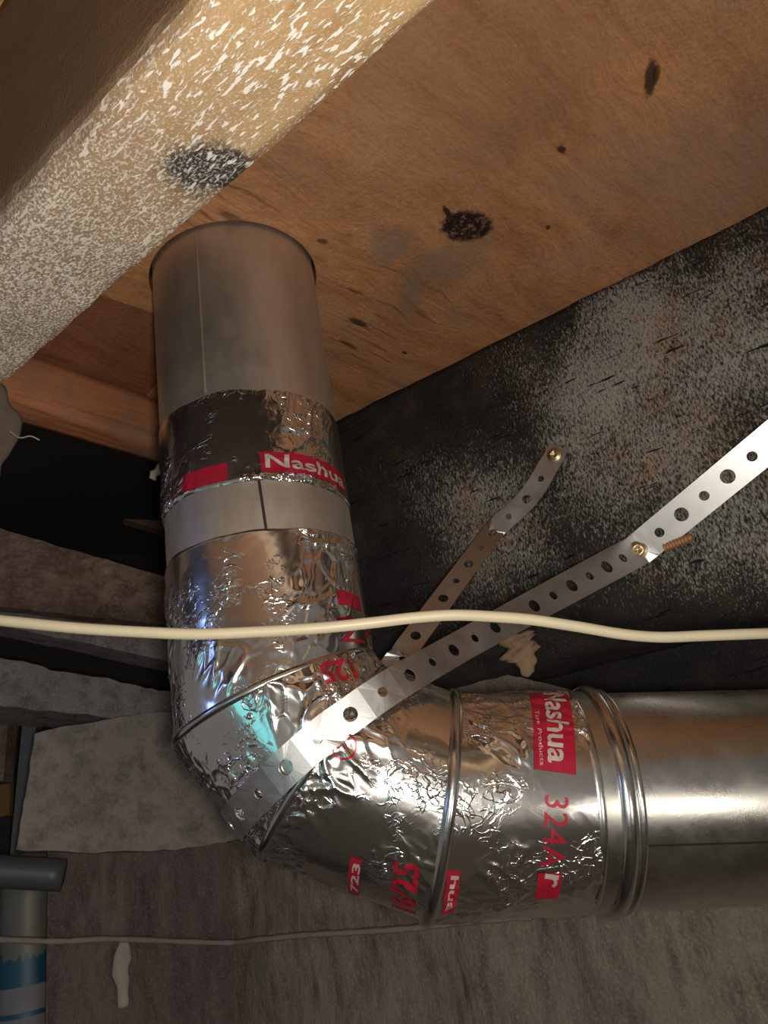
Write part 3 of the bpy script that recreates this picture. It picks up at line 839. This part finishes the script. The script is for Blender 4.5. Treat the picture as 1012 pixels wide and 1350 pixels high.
# ------------------------------------------------------------------ perforated straps
def strap_mesh(path, norms, width, pitch, off, holes_r, thick=0.0009):
    """path: dense list of points, norms: matching face normals; holes alternate large / small"""
    P = np.array(path); Nn = np.array(norms); s = np.concatenate([[0], np.cumsum(np.linalg.norm(np.diff(P, axis=0), axis=1))])
    def fr(u):
        p = np.array([np.interp(u, s, P[:, k]) for k in range(3)]); n = np.array([np.interp(u, s, Nn[:, k]) for k in range(3)])
        e = 0.002; t = np.array([np.interp(min(u + e, s[-1]), s, P[:, k]) - np.interp(max(u - e, 0), s, P[:, k]) for k in range(3)])
        t = unit(t); n = unit(n - (n @ t) * t); return p, np.cross(n, t), n
    V = []; Fc = []; UVs = []
    n0 = int((0 - off) / pitch); cells = []
    k = math.floor(-off / pitch)
    while off + k * pitch < s[-1] - pitch * 0.5:
        c0 = off + k * pitch
        if c0 - pitch / 2 >= 0: cells.append((c0, k))
        k += 1
    NA = 32
    idx = {}
    def vert(u, v, side):
        key = (round(u, 6), round(v, 6), side)
        if key not in idx:
            p, b, n = fr(min(max(u, 0), s[-1])); w = width(u / s[-1])
            idx[key] = len(V); V.append(p + b * v * w + n * (thick / 2 * side))
        return idx[key]
    for (c0, k) in cells:
        rr = holes_r[k % 2]; w0 = width(c0 / s[-1]); hw = pitch / 2
        for side in (1, -1):
            outer = []; inner = []
            for q in range(NA):
                a = 2 * math.pi * q / NA; ca, sa = math.cos(a), math.sin(a)
                # point on the rectangle boundary (8 points per side)
                m = q / NA * 4; e_ = int(m); f_ = m - e_
                ro = [(1, -1 + 2 * f_), (1 - 2 * f_, 1), (-1, 1 - 2 * f_), (-1 + 2 * f_, -1)][e_]
                aa = math.atan2(ro[1], ro[0])
                outer.append(vert(c0 + ro[0] * hw, ro[1] * 0.5, side)); 
                inner.append(vert(c0 + rr * w0 / width(0) * math.cos(aa), rr / width(0) * math.sin(aa), side))
            mid = []
            for q in range(NA):
                f = (outer[q], outer[(q + 1) % NA], inner[(q + 1) % NA], inner[q])
                Fc.append(f if side == 1 else f[::-1])
            if side == 1: o1, i1 = outer, inner
            else:
                for q in range(NA):
                    q2 = (q + 1) % NA
                    Fc.append((i1[q], i1[q2], inner[q2], inner[q]))
                    m = q / NA * 4; e_ = int(m)
                    if e_ in (1, 3): Fc.append((o1[q2], o1[q], outer[q], outer[q2]))
    return V, Fc


def screw(parent, p, n, r, label, roll=0.3):
    """countersunk washer-head screw: dome, recess and short shank"""
    n = unit(n); a = unit(np.cross(n, [0.2, 0.3, 1])); b = np.cross(n, a); V = []; Fc = []; m = 28
    prof = [(1.0, 0.0), (1.0, 0.08), (0.94, 0.13), (0.74, 0.14), (0.68, 0.26), (0.55, 0.30), (0.36, 0.31), (0.31, 0.05), (0.0, 0.03)]
    for (q, h) in prof:
        for k in range(m):
            th = 2 * math.pi * k / m
            rr = q * r * (1 + (0.28 * math.cos(4 * th + roll) if 0.3 < q < 0.38 else 0))
            V.append(p + n * h * r + rr * (math.cos(th) * a + math.sin(th) * b))
    for i in range(len(prof) - 1):
        for k in range(m): Fc.append((i * m + k, i * m + (k + 1) % m, (i + 1) * m + (k + 1) % m, (i + 1) * m + k))
    return fix_normals(link('screw', V, Fc, M['brass'], parent, True, label=label))


def jp(px, py, out=0.0): return at_plane(px, py, J1 + JN * out, JN)
# strap path: right end hangs towards the viewer, bends at the screw, crosses over to the elbow, goes round it and up to the second screw
RS = RAD + 0.0035
KG = G1
f1 = KG.hit(432, 963, RS); f2 = KG.hit(345, 1042, RS)
def wrap_pt(th):
    k = (f2[1] - f1[1]) / (f2[0] - f1[0]); return KG.pt(th, f1[1] + k * (th - f1[0]), RS)
th_dir = 1 if f2[0] > f1[0] else -1
sc1 = jp(841, 725, 0.006); sc2 = jp(731, 600, 0.005)
toward = lambda p: unit(EYE - p)
pts = []; nrm = []
def add(p, n): pts.append(np.asarray(p, float)); nrm.append(unit(n))
pr_ = at(1060, 545, 0.641)
rd = unit(pr_ - sc1); nr = unit(toward((sc1 + pr_) / 2) + 0.12 * unit(EYE + np.array([0.60, -0.40, -0.28]) - (sc1 + pr_) / 2))
q0 = jp(1215, 415, 0.004)
for k in range(8): t = k / 8; add(q0 + (pr_ - q0) * t, unit(JN * (1 - t) + nr * t))
for k in range(7): t = k / 6; add(pr_ + (sc1 + rd * 0.010 - pr_) * t, nr)
start_len = None
g0 = wrap_pt(f1[0])
add(sc1, unit(JN + nr)); i_scr = len(pts) - 1
def depth_of(p): return (p - EYE) @ R[:, 2]
hp = G2.pt(*G2.hit(517, 910, RS), RS); dh = depth_of(hp) - 0.010
ctl = [sc1, at(700, 801, dh * 0.45 + depth_of(sc1) * 0.55), at(600, 856, dh * 0.76 + depth_of(sc1) * 0.24), at(517, 904, dh), g0]
sp = spline(ctl, 8)
for p in sp[1:-1]:
    t = float(np.clip((CX + F * ((R.T @ (p - EYE))[0] / (R.T @ (p - EYE))[2]) - 455) / 386, 0, 1))
    add(p, (unit(JN * 0.5 + toward(p) * 0.6)) * t + (KG.o(f1[0]) * 0.6 + toward(p) * 0.4) * (1 - t))
nw = 40; th_end = f1[0] + th_dir * math.radians(208)
for k in range(nw + 1):
    th = f1[0] + (th_end - f1[0]) * k / nw; add(wrap_pt(th), KG.o(th))
ge = wrap_pt(th_end); nE = KG.o(th_end)
bend = at(652, 697, 0.80); bend = jp(652, 697, 0.018)
for k in range(1, 8):
    t = k / 8; add(ge + (bend - ge) * t, -nE * (1 - t) + 0 + (JN * 0.9 + toward(bend) * 0.3) * t if t > 0.35 else nE)
add(bend, JN + toward(bend) * 0.2)
for p in spline([bend, jp(697, 655, 0.012), sc2], 4)[1:-1]: add(p, JN + toward(bend) * 0.2)
add(sc2, JN); tip = jp(743, 574, 0.004); add(tip, JN)
pts_a, nrm_a = np.array(pts), np.array(nrm)
s_all = np.concatenate([[0], np.cumsum(np.linalg.norm(np.diff(pts_a, axis=0), axis=1))])
print('strap', s_all[-1], 'screw at', s_all[i_scr], 'tau', math.degrees(tau), 'thdir', th_dir, f1, f2)

s_scr = s_all[i_scr]
PITCH = 0.0262
wid = lambda q: 0.0232 + 0.0078 * (1 - min(1, max(0, (q * s_all[-1] - s_scr - 0.02) / 0.24)))
off = s_scr % (2 * PITCH)
strap = thing('perforated_strap', jp(841, 725), 'long perforated steel hanger strap looped round the elbow, screwed twice to the black joist', 'strap')
kk = round((s_all[-1] - off) / PITCH - 0.5) + 0.5
grow = off + kk * PITCH - s_all[-1] + 1e-4
pts_a[-1] += unit(pts_a[-1] - pts_a[-2]) * grow
V, Fc = strap_mesh(pts_a, nrm_a, wid, PITCH, off, (0.0065, 0.0045))
fix_normals(link('band', V, Fc, M['strap'], strap, False))
screw(strap, sc1 + unit(JN + nr) * 0.001, unit(JN + nr), 0.0088, 'brass screw at the bend of the strap')
screw(strap, sc2 + JN * 0.001, JN, 0.0080, 'brass screw near the short tip of the strap', 1.1)

# ------------------------------------------------------------------ cable, cord and small scraps
cab = [(-260, 800, .50), (-120, 806, .47), (0, 818, .455), (100, 828, .45), (180, 833, .447), (260, 836, .445), (340, 833, .445), (420, 828, .445), (490, 821, .447), (550, 814, .45), (600, 811, .452),
       (650, 813, .455), (700, 817, .457), (760, 826, .46), (820, 836, .463), (870, 840, .466), (930, 838, .47), (1012, 835, .476), (1120, 832, .50), (1300, 828, .56)]
V, Fc = tube(spline([at(x, y, d) for x, y, d in cab], 8), 0.0034, 14)
fix_normals(link('electric_cable', V, Fc, M['cream'], None, True, 'cream sheathed cable running across in front of the riser', 'cable'))
cor = [(-80, 1240), (0, 1239), (80, 1241), (150, 1238), (290, 1243), (340, 1239), (400, 1233), (470, 1229), (540, 1224), (610, 1216), (700, 1208)]
cpts = []
for (x, y) in cor:
    q = at_plane(x, y, LP + LN * 0.045, LN) if x < 200 else at_plane(x, y, WB + JN * 0.045, JN)
    cpts.append(q)
V, Fc = tube(spline(cpts, 6), lambda t: 0.0030 + 0.0004 * math.sin(t * 140), 8)
fix_normals(link('thin_cord', V, Fc, M['cord'], None, True, 'thin dusty brown cord strung across the lower wall below the elbow', 'cord'))


def lump(name, axis, radii, mat, seed, label, cat, amp=0.3, freq=120, flat=1.0, parent=None):
    """ragged tapering body along an axis (pixels already turned into points)"""
    P = spline(axis, 6); n = 14; V = []; m = len(P)
    for i, p in enumerate(P):
        t = unit(P[min(i + 1, m - 1)] - P[max(i - 1, 0)]); a = unit(np.cross(t, toward(p))); b = np.cross(a, t)
        r = np.interp(i / (m - 1), np.linspace(0, 1, len(radii)), radii)
        for k in range(n):
            th = 2 * math.pi * k / n; q = p + r * (math.cos(th) * a + flat * math.sin(th) * b)
            V.append(q + (q - p) * amp * 2 * mn.noise(Vector(q * freq) + Vector((seed, 0, 0))))
    Fc = [(i * n + k, i * n + (k + 1) % n, (i + 1) * n + (k + 1) % n, (i + 1) * n + k) for i in range(m - 1) for k in range(n)]
    Fc += [tuple(range(n)), tuple(range((m - 1) * n, m * n))]
    return fix_normals(link(name, V, Fc, mat, parent, True, label=label, cat=cat))


J = lambda x, y, o=0.004: jp(x, y, o)
lump('wood_splinter', [J(680, 842, -0.004), J(688, 858), J(694, 874, 0.005), J(691, 892, 0.006)], [0.018, 0.016, 0.010, 0.003], M['splinter'], 1, 'raw torn wood splinter hanging from the lower edge of the black joist', 'splinter', 0.5, 170, 0.4)
# protruding thread of a rusty screw by the strap bend
a_, b_ = J(876, 722, 0.004), J(912, 708, 0.013)
pth = [a_ + (b_ - a_) * k / 80 for k in range(81)]
V, Fc = tube(pth, lambda t: (0.0036 - 0.0012 * max(0, t - .8) * 4) + 0.0007 * math.sin(t * 2 * math.pi * 9), 12)
fix_normals(link('rusty_screw', V, Fc, M['rust'], None, True, 'rusty threaded screw lying under the strap just right of its bend', 'screw'))
lump('felt_scrap', [at(-22, 515, .66), at(-4, 540, .665), at(0, 575, .67), at(-8, 612, .672), at(-16, 650, .675)], [0.012, 0.015, 0.012, 0.008, 0.004], M['insul'], 4, 'torn grey felt scrap hanging beside the end of the blocking board', 'scrap', 0.35, 60, 0.4)
V, Fc = tube(spline([at(12, 568, .665), at(26, 577, .664), at(40, 575, .665), at(52, 580, .665)], 6), 0.0007, 6)
fix_normals(link('loose_thread', V, Fc, M['fibre'], None, True, 'loose pale thread sticking out of the torn felt scrap', 'thread'))
lump('cobweb_clump', [at(214, 612, .80), at(207, 622, .80), at(201, 632, .80)], [0.003, 0.006, 0.003], M['fibre'], 6, 'small grey cobweb clump at the corner of the blocking board by the riser', 'cobweb', 0.5, 150, 0.5)
q = lambda x, y, o=0.012: at_plane(x, y, LP + LN * o, LN)
lump('plaster_dribble', [q(164, 1240), q(160, 1262), q(158, 1282), q(162, 1300), q(162, 1328)], [0.004, 0.0085, 0.010, 0.007, 0.005], M['plaster'], 2, 'pale plaster dribble on the brown wall below the cord', 'plaster', 0.3, 60, 0.5)

# pipes and the post in the left corner
Z = lambda x, y, d: at(x, y, d)
pp = thing('waste_pipe', Z(36, 1350, .86), 'grey plastic pipe with a blue banded label, standing at the lower left', 'pipe')
top_, bot_ = Z(38, 1150, .90), None
ax = np.array([top_[0], top_[1], 0])
V, Fc = tube([np.array([ax[0], ax[1], z]) for z in np.linspace(0.9, top_[2] + 0.02, 14)], 0.030, 28)
fix_normals(link('pipe_body', V, Fc, M['pvc'], pp, True))
def pz(y): return at_plane(36, y, top_ - R[:, 2] * 0.03, unit(np.array([R[0, 2], R[1, 2], 0])))[2]
def band(name, y0, y1, r, mat, jag=0.0, label=None, parent=pp):
    V = []; n = 56; z0, z1 = pz(y0), pz(y1)
    for k in range(n):
        th = 2 * math.pi * k / n; j = jag * mn.noise(Vector((k * 0.9, y0, 0)))
        for z in (z1, z1 + (z0 - z1) * 0.5, z0 + j): V.append(np.array([ax[0] + r * math.cos(th), ax[1] + r * math.sin(th), z]))
    return fix_normals(link(name, V, grid_faces(n, 3, True), mat, parent, True, label=label))
lab = band('paper_label', 1298, 1420, 0.0306, M['paper'], 0, 'pale paper label with a blue stripe')
band('label_stripe', 1334, 1341, 0.0309, M['blue'], 0, 'blue stripe', lab)
band('blue_band', 1262, 1300, 0.0307, M['blue'], 0.014, 'torn blue band')
V, Fc = tube(spline([Z(-120, 1142, .80), Z(-40, 1146, .81), Z(20, 1150, .82), Z(84, 1154, .83)], 4), 0.0165, 24)
fix_normals(link('branch_pipe', V, Fc, M['pvc_dark'], None, True, 'short black pipe lying across the top of the grey plastic pipe', 'pipe'))
def upright(name, mat, x0, x1, xt0, xt1, d, y0, y1, dep, label, cat):
    a, b = at(xt0, y0, d), at(xt1, y0, d); V = []
    n = unit(np.cross(b - a, UP)); n = n if n @ ray(20, 1000) > 0 else -n
    c_, e_ = at_plane(x0, y1, a, n), at_plane(x1, y1, a, n)
    V = [a, b, e_, c_] + [p + n * dep for p in (a, b, e_, c_)]
    return fix_normals(link(name, V, [(0, 1, 2, 3), (4, 5, 6, 7), (0, 1, 5, 4), (1, 2, 6, 5), (2, 3, 7, 6), (3, 0, 4, 7)], mat, None, False, label=label, cat=cat))
upright('metal_post', M['post'], 10, 26, 33, 52, 1.03, 915, 1160, 0.02, 'dark grey upright post left of the limewashed block', 'post')
upright('timber_upright', M['oldwood'], -40, 4, -40, 14, 1.10, 915, 1030, 0.03, 'dim timber upright at the far left edge behind the grey post', 'post')
box_obj('brick', M['brick'], at(-30, 1082, 1.10), (0.047, 0, 0), (0, 0.05, 0), UP * 0.045, label='dim orange brick at the left edge behind the post', cat='brick', seg=0.01, rough=0.002)
